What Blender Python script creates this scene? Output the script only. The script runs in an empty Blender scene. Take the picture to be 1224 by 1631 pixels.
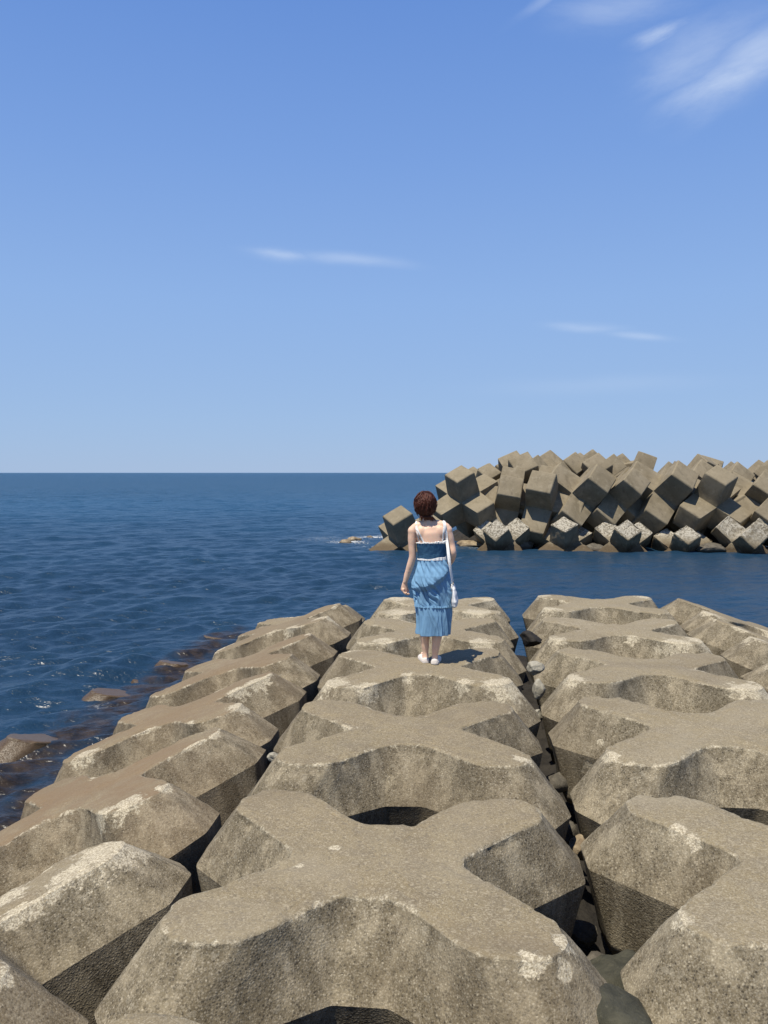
import bpy, bmesh, math, random
import numpy as np
from mathutils import Vector, Matrix, noise
from mathutils.bvhtree import BVHTree

random.seed(7)
R = math.radians
scn = bpy.context.scene

# ------------------------------------------------------------ camera, sky, sun, exposure
YAW = R(5.74)          # rows run along +Y, the camera looks a little to the left of them
PITCH = R(2.73)
CAMZ = 3.0             # metres above the sea (sea level is z = 0)
FPX = 1312.0           # focal length in photo pixels (1224 x 1631)
cam_d = bpy.data.cameras.new('camera')
cam = bpy.data.objects.new('camera', cam_d)
scn.collection.objects.link(cam)
scn.camera = cam
cam_d.sensor_fit = 'VERTICAL'
cam_d.sensor_height = 36.0
cam_d.lens = 36.0 * FPX / 1631.0
cam_d.clip_end = 60000
cam.location = (0, 0, CAMZ)
cam.rotation_euler = (R(90) - PITCH, 0, YAW)
FWD = Vector((-math.sin(YAW), math.cos(YAW), 0))
RGT = Vector((math.cos(YAW), math.sin(YAW), 0))

def at(px, py, depth):
    """world point seen at photo pixel px, py at a horizontal depth"""
    v = (py - 815.5) / FPX
    c, s = math.cos(PITCH), math.sin(PITCH)
    fw = c - v * s                       # horizontal part of the ray
    up = -s - v * c
    k = depth / fw
    return Vector((0, 0, CAMZ)) + FWD * depth + RGT * ((px - 612) / FPX * k) + Vector((0, 0, up * k))

_h = -(RGT * math.sin(R(42)) + FWD * math.cos(R(42)))
SUN_EL, SUN_AZ = R(67.5), math.atan2(_h.x, _h.y)
sun_dir = Vector((math.sin(SUN_AZ) * math.cos(SUN_EL), math.cos(SUN_AZ) * math.cos(SUN_EL), math.sin(SUN_EL)))
sl = bpy.data.lights.new('sun', 'SUN')
sl.energy = 5.0
sl.angle = R(.53)
sl.color = (1.0, .93, .80)
so = bpy.data.objects.new('sun', sl)
scn.collection.objects.link(so)
so.rotation_euler = (-sun_dir).to_track_quat('-Z', 'Y').to_euler()
so.location = (0, 0, 60)

scn.view_settings.view_transform = 'Standard'
scn.view_settings.look = 'None'
scn.view_settings.exposure = 0.25
scn.view_settings.gamma = 1.0
scn.render.engine = 'CYCLES'
scn.render.resolution_x, scn.render.resolution_y = 768, 1024
scn.cycles.max_bounces = 6

# node helper ------------------------------------------------------------
class G:
    def __init__(s, nt): s.nt = nt
    def n(s, t, ins=None, **kw):
        nd = s.nt.nodes.new(t)
        for k, v in kw.items(): setattr(nd, k, v)
        for k, v in (ins or {}).items():
            if isinstance(v, bpy.types.NodeSocket): s.nt.links.new(v, nd.inputs[k])
            else: nd.inputs[k].default_value = v
        return nd
    def m(s, op, a, b=0.0, c=0.0, clamp=False):
        nd = s.nt.nodes.new('ShaderNodeMath'); nd.operation = op; nd.use_clamp = clamp
        for i, v in enumerate((a, b, c)):
            if isinstance(v, bpy.types.NodeSocket): s.nt.links.new(v, nd.inputs[i])
            else: nd.inputs[i].default_value = v
        return nd.outputs[0]
    def mix(s, f, a, b, mode='MIX'):
        nd = s.nt.nodes.new('ShaderNodeMix'); nd.data_type = 'RGBA'; nd.blend_type = mode
        for i, v in ((0, f), (6, a), (7, b)):
            if isinstance(v, bpy.types.NodeSocket): s.nt.links.new(v, nd.inputs[i])
            else: nd.inputs[i].default_value = v if i == 0 else (tuple(v) + (1,))[:4]
        return nd.outputs[2]
    def ss(s, x, lo, hi, a=0.0, b=1.0):
        nd = s.nt.nodes.new('ShaderNodeMapRange'); nd.interpolation_type = 'SMOOTHSTEP'
        for i, v in enumerate((x, lo, hi, a, b)):
            if isinstance(v, bpy.types.NodeSocket): s.nt.links.new(v, nd.inputs[i])
            else: nd.inputs[i].default_value = v
        return nd.outputs[0]
    def noise(s, vec, scale, detail=4, rough=.55, dist=0.0):
        return s.n('ShaderNodeTexNoise', {'Vector': vec, 'Scale': scale, 'Detail': detail, 'Roughness': rough, 'Distortion': dist}).outputs[0]
    def vm(s, op, a, b=(0, 0, 0)):
        nd = s.nt.nodes.new('ShaderNodeVectorMath'); nd.operation = op
        for i, v in enumerate((a, b)):
            if isinstance(v, bpy.types.NodeSocket): s.nt.links.new(v, nd.inputs[i])
            else: nd.inputs[i].default_value = v
        return nd.outputs[1] if op in ('DOT_PRODUCT', 'LENGTH', 'DISTANCE') else nd.outputs[0]

# sky ------------------------------------------------------------
w = bpy.data.worlds.new('World'); scn.world = w; w.use_nodes = True
w.node_tree.nodes.clear()
g = G(w.node_tree)
sky = g.n('ShaderNodeTexSky', sky_type='NISHITA', sun_disc=False, sun_elevation=SUN_EL, sun_rotation=SUN_AZ,
          altitude=0, air_density=1.0, dust_density=.1, ozone_density=5.0)
dirv = g.n('ShaderNodeTexCoord').outputs['Generated']
SKY_K = 1 / (.085 * 1.19)
def ramp_sky():
    el = g.n('ShaderNodeSeparateXYZ', {0: dirv}).outputs[2]
    c = None
    stops = [(-.02, (.355, .50, .745)), (.06, (.335, .50, .785)), (.20, (.285, .465, .82)), (.35, (.205, .375, .78)), (.49, (.145, .300, .72)), (1.0, (.04, .11, .38))]
    c = tuple(v * SKY_K for v in stops[0][1])
    for (e0, _), (e1, col) in zip(stops[:-1], stops[1:]):
        c = g.mix(g.m('DIVIDE', g.m('SUBTRACT', el, e0), e1 - e0, clamp=True), c, tuple(v * SKY_K for v in col))
    return c
skycol = g.mix(.88, sky.outputs[0], ramp_sky())
def sky_dir(px, py):
    return (at(px, py, 1.0) - Vector((0, 0, CAMZ))).normalized()
def wisp(px, py, ang, la, lb, dens, nscale, thr):
    """a thin cirrus patch in one direction of the sky, la by lb radians"""
    c = sky_dir(px, py)
    e1 = Vector((0, 0, 1)).cross(c).normalized() * -1
    e2 = c.cross(e1).normalized()
    if e2.z < 0: e2 = -e2
    a = e1 * math.cos(ang) + e2 * math.sin(ang); b = -e1 * math.sin(ang) + e2 * math.cos(ang)
    x = g.m('DIVIDE', g.vm('DOT_PRODUCT', dirv, tuple(a)), la); x = g.m('SUBTRACT', x, a.dot(c) / la)
    y = g.m('DIVIDE', g.vm('DOT_PRODUCT', dirv, tuple(b)), lb); y = g.m('SUBTRACT', y, b.dot(c) / lb)
    co = g.n('ShaderNodeCombineXYZ', {0: g.m('MULTIPLY', x, la * .35), 1: g.m('MULTIPLY', y, lb), 2: px * .01}).outputs[0]
    fine = g.noise(co, nscale * 2.6, 9, .68, .3)
    nz = g.m('ADD', g.m('MULTIPLY', g.noise(co, nscale, 8, .62, .5), .6), g.m('MULTIPLY', fine, .4))
    wx = g.m('MULTIPLY', g.m('SUBTRACT', g.noise(co, nscale * .35, 3, .5), .5), 2.4)
    wy = g.m('MULTIPLY', g.m('SUBTRACT', g.noise(g.vm('ADD', co, (7, 3, 1)), nscale * .35, 4, .55), .5), 2.2)
    y2 = g.m('ADD', y, wy); x2 = g.m('ADD', x, wx)
    r2 = g.m('ADD', g.m('MULTIPLY', x2, x2), g.m('MULTIPLY', y2, y2))
    fall = g.m('POWER', g.ss(g.m('SQRT', r2), 0.0, 1.25, 1.0, 0.0), 1.3)
    t = g.ss(g.m('ADD', nz, g.m('MULTIPLY', fall, .25)), thr - .12, thr + .42)
    return g.m('MULTIPLY', g.m('MULTIPLY', t, fall), dens * .60)
masks = [wisp(1010, 10, R(-4), .10, .034, .50, 20, .50),
         wisp(1100, 95, R(10), .11, .042, .60, 18, .50),
         wisp(1050, 54, R(14), .036, .014, .85, 40, .46),
         wisp(1175, 125, R(16), .085, .034, 1.0, 20, .45),
         wisp(1225, 95, R(16), .07, .036, .85, 20, .45),
         wisp(850, 12, R(28), .055, .008, .35, 30, .45),
         wisp(455, 403, R(-4), .060, .011, .62, 30, .40),
         wisp(575, 416, R(-5), .100, .010, .45, 26, .42),
         wisp(930, 522, R(-6), .085, .008, .42, 28, .40),
         wisp(1020, 537, R(-7), .050, .007, .45, 30, .40),
         wisp(900, 612, R(0), .22, .016, .16, 12, .40)]
tot = masks[0]
for k in masks[1:]: tot = g.m('MAXIMUM', tot, k)
skyfin = g.mix(tot, skycol, (7.0, 8.0, 9.6))
bg = g.n('ShaderNodeBackground', {'Color': skyfin, 'Strength': .085})
wo = g.n('ShaderNodeOutputWorld'); w.node_tree.links.new(bg.outputs[0], wo.inputs[0])

# ------------------------------------------------------------ helpers
def tag(o, label=None, cat=None, group=None, kind=None):
    if label: o['label'] = label
    if cat: o['category'] = cat
    if group: o['group'] = group
    if kind: o['kind'] = kind
    return o

def mesh_obj(name, verts, faces, mat, parent=None, smooth=True, attrs=None):
    me = bpy.data.meshes.new(name)
    me.from_pydata([tuple(v) for v in verts], [], faces)
    me.validate(); me.update()
    if attrs:
        for k, arr in attrs.items():
            at_ = me.attributes.new(k, 'FLOAT', 'POINT'); at_.data.foreach_set('value', np.asarray(arr, dtype=np.float32))
    if smooth: me.polygons.foreach_set('use_smooth', [True] * len(me.polygons))
    me.materials.append(mat)
    o = bpy.data.objects.new(name, me)
    scn.collection.objects.link(o)
    if parent is not None: o.parent = parent
    return o

def from_bm(name, bm, mat, parent=None, smooth=True):
    me = bpy.data.meshes.new(name); bm.to_mesh(me); bm.free()
    if smooth: me.polygons.foreach_set('use_smooth', [True] * len(me.polygons))
    me.materials.append(mat)
    o = bpy.data.objects.new(name, me); scn.collection.objects.link(o)
    if parent is not None: o.parent = parent
    return o

def new_mat(name):
    m = bpy.data.materials.new(name); m.use_nodes = True; m.node_tree.nodes.clear()
    return m, G(m.node_tree)
def finish(m, gg, color, rough=.8, normal=None, spec=.3, extra=None):
    ins = {'Base Color': color, 'Roughness': rough, 'Specular IOR Level': spec}
    if normal is not None: ins['Normal'] = normal
    if extra: ins.update(extra)
    p = gg.n('ShaderNodeBsdfPrincipled', ins)
    o = gg.n('ShaderNodeOutputMaterial'); m.node_tree.links.new(p.outputs[0], o.inputs[0])
    return m

# ------------------------------------------------------------ materials
def concrete_mat():
    """armour block concrete: cement skin on top, exposed aggregate on the sides, pale chipped rims.
       object colour: r = brown algae film, g = pale crust, b = chipping"""
    m, g = new_mat('block_concrete')
    oc = g.n('ShaderNodeTexCoord').outputs['Object']
    info = g.n('ShaderNodeObjectInfo')
    rnd = info.outputs['Random']
    col = g.n('ShaderNodeSeparateColor', {0: info.outputs['Color']})
    brown, pale, chip = col.outputs[0], col.outputs[1], col.outputs[2]
    off = g.n('ShaderNodeCombineXYZ', {0: g.m('MULTIPLY', rnd, 37.0), 1: g.m('MULTIPLY', rnd, 91.0), 2: g.m('MULTIPLY', rnd, 17.0)}).outputs[0]
    co = g.vm('ADD', oc, off)
    side = g.n('ShaderNodeAttribute', attribute_name='side').outputs['Fac']
    rim = g.n('ShaderNodeAttribute', attribute_name='rim').outputs['Fac']
    n1 = g.noise(co, 1.3, 5, .6); n2 = g.noise(co, 5.5, 6, .65, .4); n3 = g.noise(co, 24, 5, .7)
    n4 = g.noise(co, 110, 3, .7)
    # pebbles
    v1 = g.n('ShaderNodeTexVoronoi', {'Vector': g.vm('ADD', co, g.n('ShaderNodeCombineXYZ', {0: g.m('MULTIPLY', n3, .02)}).outputs[0]), 'Scale': 95.0, 'Randomness': 1.0})
    v2 = g.n('ShaderNodeTexVoronoi', {'Vector': co, 'Scale': 210.0})
    v3 = g.n('ShaderNodeTexVoronoi', {'Vector': co, 'Scale': 42.0})
    c1 = g.n('ShaderNodeSeparateColor', {0: v1.outputs['Color']})
    c2 = g.n('ShaderNodeSeparateColor', {0: v2.outputs['Color']})
    c3 = g.n('ShaderNodeSeparateColor', {0: v3.outputs['Color']})
    # cement top
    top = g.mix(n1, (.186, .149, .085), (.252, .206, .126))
    top = g.mix(g.ss(n2, .38, .66), top, g.mix(.5, top, (.115, .094, .066)))
    top = g.mix(g.m('MULTIPLY', g.ss(c2.outputs[0], .60, .95), .65), top, (.34, .295, .21))
    top = g.mix(g.m('MULTIPLY', g.ss(c2.outputs[2], .65, .95), .42), top, (.095, .077, .050))
    top = g.mix(g.m('MULTIPLY', g.ss(n4, .52, .70), .30), top, (.30, .26, .185))
    top = g.mix(g.m('MULTIPLY', g.ss(c1.outputs[0], .93, .97), .5), top, (.36, .31, .22))
    top = g.mix(g.m('MULTIPLY', g.ss(c1.outputs[1], .90, .94), .55), top, (.075, .062, .045))
    # aggregate side
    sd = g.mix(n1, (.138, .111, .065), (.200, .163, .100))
    peb = g.ss(v1.outputs['Distance'], .30, .52, 1, 0)
    sd = g.mix(g.m('MULTIPLY', g.m('MULTIPLY', g.ss(c1.outputs[0], .45, .75), peb), .95), sd, g.mix(c1.outputs[1], (.30, .255, .17), (.52, .46, .34)))
    sd = g.mix(g.m('MULTIPLY', g.m('MULTIPLY', g.ss(c1.outputs[0], .30, .15), peb), .85), sd, (.060, .048, .032))
    sd = g.mix(g.m('MULTIPLY', g.ss(c2.outputs[0], .68, .9), .55), sd, (.062, .050, .034))
    sd = g.mix(g.m('MULTIPLY', g.ss(c2.outputs[1], .62, .9), .80), sd, (.31, .27, .20))
    sd = g.mix(g.m('MULTIPLY', g.m('MULTIPLY', g.ss(c1.outputs[2], .74, .84), peb), .95), sd, (.030, .024, .016))
    sd = g.mix(g.m('MULTIPLY', g.ss(c3.outputs[0], .97, .99), .35), sd, (.42, .38, .29))
    # run-off streaks on the sides
    sx = g.n('ShaderNodeSeparateXYZ', {0: co})
    st = g.noise(g.n('ShaderNodeCombineXYZ', {0: g.m('MULTIPLY', sx.outputs[0], 5.0), 1: g.m('MULTIPLY', sx.outputs[1], 5.0), 2: g.m('MULTIPLY', sx.outputs[2], .8)}).outputs[0], 1.6, 4, .6)
    sd = g.mix(g.ss(st, .42, .64), g.mix(.42, sd, (.07, .058, .038)), g.mix(.42, sd, (.34, .29, .20)))
    n0 = g.noise(co, .7, 3, .5, .6)
    top = g.mix(g.m('MULTIPLY', g.ss(n0, .52, .70), .45), top, (.13, .102, .066))
    top = g.mix(g.m('MULTIPLY', g.ss(n0, .30, .46, 1, 0), .30), top, (.30, .26, .185))
    sd = g.mix(g.m('MULTIPLY', g.ss(n0, .50, .68), .40), sd, (.115, .088, .055))
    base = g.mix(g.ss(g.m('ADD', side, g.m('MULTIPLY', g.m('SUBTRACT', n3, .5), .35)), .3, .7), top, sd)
    # brown algae film lies on the cement skin
    film = g.m('MULTIPLY', brown, g.ss(g.m('ADD', n1, g.m('MULTIPLY', n2, .5)), .45, .85))
    film = g.m('MULTIPLY', film, g.ss(side, 0, 1, 1.0, .35))
    base = g.mix(film, base, (.178, .124, .072))
    # pale crust
    base = g.mix(g.m('MULTIPLY', pale, g.ss(g.m('ADD', g.m('MULTIPLY', n2, .8), g.m('MULTIPLY', c1.outputs[1], .35)), .50, .80)), base, (.37, .32, .225))
    # chipped pale rim
    big = g.noise(co, 1.9, 4, .6)
    width = g.m('MULTIPLY', g.ss(big, .52, .72), g.m('MULTIPLY', chip, .10))
    width = g.m('ADD', width, g.m('MULTIPLY', g.ss(n2, .35, .7), .022))
    edge = g.m('SUBTRACT', width, g.m('ADD', rim, g.m('MULTIPLY', g.m('SUBTRACT', n3, .40), .12)))
    cm = g.ss(edge, -.012, .014)
    cha = g.n('ShaderNodeAttribute', attribute_name='chips').outputs['Fac']
    cm2 = g.ss(g.m('ADD', cha, g.m('ADD', g.m('MULTIPLY', g.m('SUBTRACT', n2, .5), 1.1), g.m('MULTIPLY', g.m('SUBTRACT', n3, .5), 1.4))), .42, .62)
    cm = g.m('MAXIMUM', cm, g.m('MULTIPLY', cm2, g.ss(cha, .02, .12)))
    spots = g.ss(g.noise(g.vm('ADD', co, (5, 3, 9)), 3.3, 3, .5), .73, .76)
    cm = g.m('MAXIMUM', cm, g.m('MULTIPLY', spots, g.m('MULTIPLY', side, .8)))
    chipcol = g.mix(g.ss(n4, .35, .65), (.26, .215, .14), (.56, .50, .37))
    chipcol = g.mix(g.m('MULTIPLY', g.ss(c1.outputs[2], .80, .9), .5), chipcol, (.24, .20, .15))
    base = g.mix(g.m('MULTIPLY', cm, g.ss(g.m('ADD', n3, g.m('MULTIPLY', n4, .5)), .40, .80, .55, .95)), base, chipcol)
    # wet algae near the sea
    pz = g.n('ShaderNodeSeparateXYZ', {0: g.n('ShaderNodeNewGeometry').outputs['Position']}).outputs[2]
    wet = g.ss(g.m('ADD', pz, g.m('MULTIPLY', g.m('SUBTRACT', n2, .5), .25)), .10, .38, 1.0, 0.0)
    base = g.mix(g.m('MULTIPLY', wet, .85), base, g.mix(n3, (.035, .024, .014), (.115, .070, .034)))
    h = g.m('ADD', g.m('MULTIPLY', n3, .45), g.m('MULTIPLY', g.ss(v1.outputs['Distance'], 0, .7, 1, 0), g.m('ADD', g.m('MULTIPLY', side, .18), .06)))
    h = g.m('ADD', h, g.m('MULTIPLY', n4, .25))
    h = g.m('SUBTRACT', h, g.m('MULTIPLY', g.ss(c1.outputs[2], .80, .9), g.m('ADD', g.m('MULTIPLY', side, .5), .12)))
    h = g.m('SUBTRACT', h, g.m('MULTIPLY', cm, .5))
    bmp = g.n('ShaderNodeBump', {'Strength': 1.0, 'Distance': .0055, 'Height': h}).outputs[0]
    return finish(m, g, base, g.ss(wet, 0, 1, .92, .35), bmp, .25)

def hexa_mat(name, rough_top):
    m, g = new_mat(name)
    oc = g.n('ShaderNodeTexCoord').outputs['Object']
    rnd = g.n('ShaderNodeObjectInfo').outputs['Random']
    co = g.vm('ADD', oc, g.n('ShaderNodeCombineXYZ', {0: g.m('MULTIPLY', rnd, 57.0), 1: g.m('MULTIPLY', rnd, 23.0), 2: g.m('MULTIPLY', rnd, 71.0)}).outputs[0])
    geo = g.n('ShaderNodeNewGeometry')
    n1 = g.noise(co, 1.1, 5, .6, .5); n2 = g.noise(co, 4.5, 6, .65, .3); n3 = g.noise(co, 22, 5, .7)
    base = g.mix(g.ss(n1, .3, .7), (.172, .142, .092), (.245, .205, .140))
    base = g.mix(g.m('MULTIPLY', g.ss(n2, .52, .72), .55), base, (.31, .27, .195))
    base = g.mix(g.m('MULTIPLY', g.ss(n2, .30, .44, 1, 0), .5), base, (.12, .098, .066))
    base = g.mix(g.ss(g.m('MULTIPLY', rnd, 1.0), 0, 1, 0, .25), base, (.15, .125, .09))
    pos = g.n('ShaderNodeSeparateXYZ', {0: geo.outputs['Position']})
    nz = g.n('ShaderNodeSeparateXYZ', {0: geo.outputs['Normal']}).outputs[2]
    # rain streaks
    st = g.noise(g.n('ShaderNodeCombineXYZ', {0: g.m('MULTIPLY', pos.outputs[0], 4.0), 1: g.m('MULTIPLY', pos.outputs[1], 4.0), 2: g.m('MULTIPLY', pos.outputs[2], .6)}).outputs[0], 1.5, 4, .6)
    base = g.mix(g.m('MULTIPLY', g.ss(st, .50, .75), .35), base, (.08, .066, .044))
    if rough_top:
        v = g.n('ShaderNodeTexVoronoi', {'Vector': co, 'Scale': 16.0})
        cc = g.n('ShaderNodeSeparateColor', {0: v.outputs['Color']}).outputs[0]
        crust = g.mix(g.ss(g.m('ADD', n3, g.m('MULTIPLY', cc, .35)), .50, .78), (.15, .13, .095), (.42, .385, .31))
        crust = g.mix(g.ss(n2, .66, .74), crust, (.30, .16, .07))
        cov = g.m('MULTIPLY', g.ss(g.m('ADD', nz, g.m('MULTIPLY', g.m('SUBTRACT', n2, .5), .9)), .15, .5), g.ss(pos.outputs[2], .35, .7))
        base = g.mix(cov, base, crust)
    else:
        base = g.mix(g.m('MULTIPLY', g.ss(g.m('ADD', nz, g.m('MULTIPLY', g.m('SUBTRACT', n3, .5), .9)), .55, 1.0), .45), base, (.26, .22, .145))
    wet = g.ss(g.m('ADD', pos.outputs[2], g.m('MULTIPLY', g.m('SUBTRACT', n2, .5), .4)), .12, .42, 1.0, 0.0)
    base = g.mix(g.m('MULTIPLY', wet, .8), base, g.mix(n3, (.030, .024, .016), (.13, .085, .045)))
    h = g.m('ADD', g.m('MULTIPLY', n3, .6), g.m('MULTIPLY', n2, .5))
    bmp = g.n('ShaderNodeBump', {'Strength': 1.0, 'Distance': .05 if rough_top else .02, 'Height': h}).outputs[0]
    return finish(m, g, base, .9, bmp, .2)

def rock_mat(name, ca, cb, wet=True):
    m, g = new_mat(name)
    co = g.n('ShaderNodeTexCoord').outputs['Object']
    n2 = g.noise(co, 7, 7, .68, .4); n3 = g.noise(co, 45, 5, .7)
    base = g.mix(g.ss(n2, .3, .7), ca, cb)
    base = g.mix(g.m('MULTIPLY', g.ss(n3, .55, .75), .5), base, tuple(min(1, c * 1.6) for c in cb))
    if wet:
        pz = g.n('ShaderNodeSeparateXYZ', {0: g.n('ShaderNodeNewGeometry').outputs['Position']}).outputs[2]
        base = g.mix(g.ss(pz, .02, .14, .8, 0), base, (.035, .026, .018))
    bmp = g.n('ShaderNodeBump', {'Strength': 1.0, 'Distance': .02, 'Height': g.m('ADD', n2, g.m('MULTIPLY', n3, .4))}).outputs[0]
    return finish(m, g, base, .8, bmp, .3)

def sea_mat():
    m, g = new_mat('sea_water')
    pos = g.n('ShaderNodeNewGeometry').outputs['Position']
    shoal = g.n('ShaderNodeAttribute', attribute_name='shoal').outputs['Fac']
    foam = g.n('ShaderNodeAttribute', attribute_name='foam').outputs['Fac']
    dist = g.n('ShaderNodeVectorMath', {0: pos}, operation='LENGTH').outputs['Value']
    n1 = g.noise(pos, .045, 4, .6, .5)
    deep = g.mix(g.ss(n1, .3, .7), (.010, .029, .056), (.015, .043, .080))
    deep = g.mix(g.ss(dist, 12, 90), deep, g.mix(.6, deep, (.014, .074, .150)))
    nr = g.noise(pos, 1.6, 5, .6, .8)
    brn = g.mix(g.ss(g.noise(pos, 5.0, 4, .6), .35, .65), (.014, .013, .013), (.040, .029, .020))
    body = g.mix(g.ss(g.m('MULTIPLY', shoal, g.m('ADD', .25, nr)), .42, .80), deep, brn)
    # ripples: metres-long anisotropic noise, crests roughly along X
    st = g.n('ShaderNodeMapping', {'Vector': pos, 'Rotation': (0, 0, R(-28)), 'Scale': (.55, 1.0, 1.0)}).outputs[0]
    r1 = g.noise(st, 3.4, 3, .5, .1)
    r2 = g.noise(st, 8.5, 3, .55, .1)
    r3 = g.noise(st, 22, 3, .6, .3)
    r4 = g.noise(st, 1.1, 3, .55, .2)
    far = g.ss(dist, 20, 160)
    h = g.m('ADD', g.m('MULTIPLY', r1, g.m('ADD', .07, g.m('MULTIPLY', far, .30))), g.m('ADD', g.m('MULTIPLY', r2, .040), g.m('MULTIPLY', r3, .008)))
    h = g.m('ADD', h, g.m('MULTIPLY', r4, g.m('MULTIPLY', far, .75)))
    bmp = g.n('ShaderNodeBump', {'Strength': 1.0, 'Distance': 1.0, 'Height': h}).outputs[0]
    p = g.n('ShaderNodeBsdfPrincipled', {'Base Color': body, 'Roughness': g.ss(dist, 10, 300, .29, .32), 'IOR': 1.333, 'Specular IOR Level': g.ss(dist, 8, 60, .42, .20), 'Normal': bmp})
    fo = g.m('MULTIPLY', foam, g.ss(g.m('ADD', g.noise(pos, 9, 6, .75, .6), g.m('MULTIPLY', foam, .12)), .56, .66))
    fb = g.n('ShaderNodeBsdfDiffuse', {'Color': (.62, .62, .58, 1)})
    mx = g.n('ShaderNodeMixShader', {0: fo, 1: p.outputs[0], 2: fb.outputs[0]})
    o = g.n('ShaderNodeOutputMaterial'); m.node_tree.links.new(mx.outputs[0], o.inputs[0])
    return m

def plain(name, c, rough=.7, bump=0.0, scale=60, var=.15, extra=None):
    m, g = new_mat(name)
    co = g.n('ShaderNodeTexCoord').outputs['Object']
    n = g.noise(co, scale, 4, .6)
    base = g.mix(n, tuple(x * (1 - var) for x in c), tuple(min(1, x * (1 + var)) for x in c))
    nm = g.n('ShaderNodeBump', {'Strength': 1, 'Distance': bump, 'Height': n}).outputs[0] if bump else None
    return finish(m, g, base, rough, nm, .3, extra)

M_BLOCK = concrete_mat()
M_HEX = hexa_mat('hexapod_concrete', False)
M_HEXR = hexa_mat('crusted_concrete', True)
M_SEA = sea_mat()
M_ROCK = rock_mat('grey_rock', (.060, .052, .040), (.15, .132, .10))
M_PALE = rock_mat('pale_rock', (.22, .20, .15), (.42, .39, .31), False)
M_GREEN = rock_mat('greenish_rock', (.030, .030, .020), (.070, .066, .044), False)  # green tone lowered to paint in the shade of the gap
M_BARN = rock_mat('barnacled_rock', (.14, .10, .06), (.36, .29, .19))
M_CORE = rock_mat('rubble', (.012, .010, .008), (.034, .029, .022))  # near-black base puts the shade of the gaps into the stone colour

# ------------------------------------------------------------ the sea
def build_sea():
    rng = np.random.default_rng(4)
    # polar net round the observer's shore, in world coordinates, real waves in metres
    r = [.02, 1.5, 3.0]
    while r[-1] < 420: r.append(r[-1] * 1.0043)
    r = np.array(r)
    ang = np.concatenate([np.linspace(-1.25, -.62, 40)[:-1], np.linspace(-.62, .42, 430), np.linspace(.42, 1.1, 40)[1:]])
    A, Rr = np.meshgrid(ang, r)
    X = np.sin(A) * Rr; Y = np.cos(A) * Rr
    Z = np.zeros_like(X)
    dx = Rr * .0043
    damp_pile = 1.0 - .55 * np.clip((X + .30 * Y - 6.0) / 6.0, 0, 1)      # calmer water in the lee of the breakwater
    for i in range(150):
        lam = .17 * (4.5 / .17) ** (rng.random() ** 1.25)
        k = 2 * math.pi / lam
        th = rng.normal(R(124), R(26))
        amp = .0076 * lam ** .95 * (.5 + rng.random()) * (1.0 if lam < .9 else (.5 if lam < 1.8 else .25))
        ph = rng.random() * 6.28
        fade = np.clip((lam / dx - 2.5) / 3.0, 0, 1)
        p = k * (X * math.cos(th) + Y * math.sin(th)) + ph
        Z += amp * fade * damp_pile * (np.sin(p) + .26 * np.sin(2 * p + 1.2))
    # shoals along the submerged blocks
    d = np.abs(X + 4.45 - .02 * (Y - 9)) / 1.15
    d = np.where(Y < 6.5, d + (6.5 - Y) * .25, d); d = np.where(Y > 15, d + (Y - 15) * .6, d)
    shoal = np.clip(1.05 - d, 0, 1)
    shoal = np.maximum(shoal, np.clip(1.2 - np.abs(X + 3.7) / 1.0, 0, 1) * (Y < 14.5))
    foam = np.zeros_like(X)
    for (fx, fy, fr, fs) in FOAMS:
        foam = np.maximum(foam, fs * np.exp(-((X - fx) ** 2 + (Y - fy) ** 2) / fr ** 2))
    nr, na = X.shape
    inner = np.stack([X.ravel(), Y.ravel(), Z.ravel()], 1)
    idx = np.arange(nr * na).reshape(nr, na)
    quads = np.stack([idx[:-1, :-1], idx[:-1, 1:], idx[1:, 1:], idx[1:, :-1]], -1).reshape(-1, 4)
    verts = [inner]; faces = quads.tolist(); n0 = nr * na
    # flat outer water reaching the horizon, butted to the net
    ro = [430, 700, 1400, 4000, 12000, 40000]
    prev = idx[-1]
    xs = []
    for q in ro:
        ring = np.stack([np.sin(ang) * q, np.cos(ang) * q, np.zeros(na)], 1)
        verts.append(ring); cur = np.arange(na) + n0; n0 += na
        faces += np.stack([prev[:-1], prev[1:], cur[1:], cur[:-1]], -1).tolist(); prev = cur
    # the rest of the circle behind
    arc = np.linspace(1.1, 2 * math.pi - 1.25, 40)
    rings = []
    for q in [.02, 3.0, 420 * 1.0, 40000]:
        ring = np.stack([np.sin(arc) * q, np.cos(arc) * q, np.zeros(40) - .0], 1)
        verts.append(ring); rings.append(np.arange(40) + n0); n0 += 40
    for a, b in zip(rings[:-1], rings[1:]):
        faces += np.stack([a[:-1], a[1:], b[1:], b[:-1]], -1).tolist()
    V = np.concatenate(verts)
    sh = np.zeros(len(V)); sh[:nr * na] = shoal.ravel()
    fo = np.zeros(len(V)); fo[:nr * na] = foam.ravel()
    o = mesh_obj('sea', V.tolist(), faces, M_SEA, attrs={'shoal': sh, 'foam': fo})
    tag(o, 'deep blue rippled sea reaching the horizon', 'sea', kind='structure')

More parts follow.
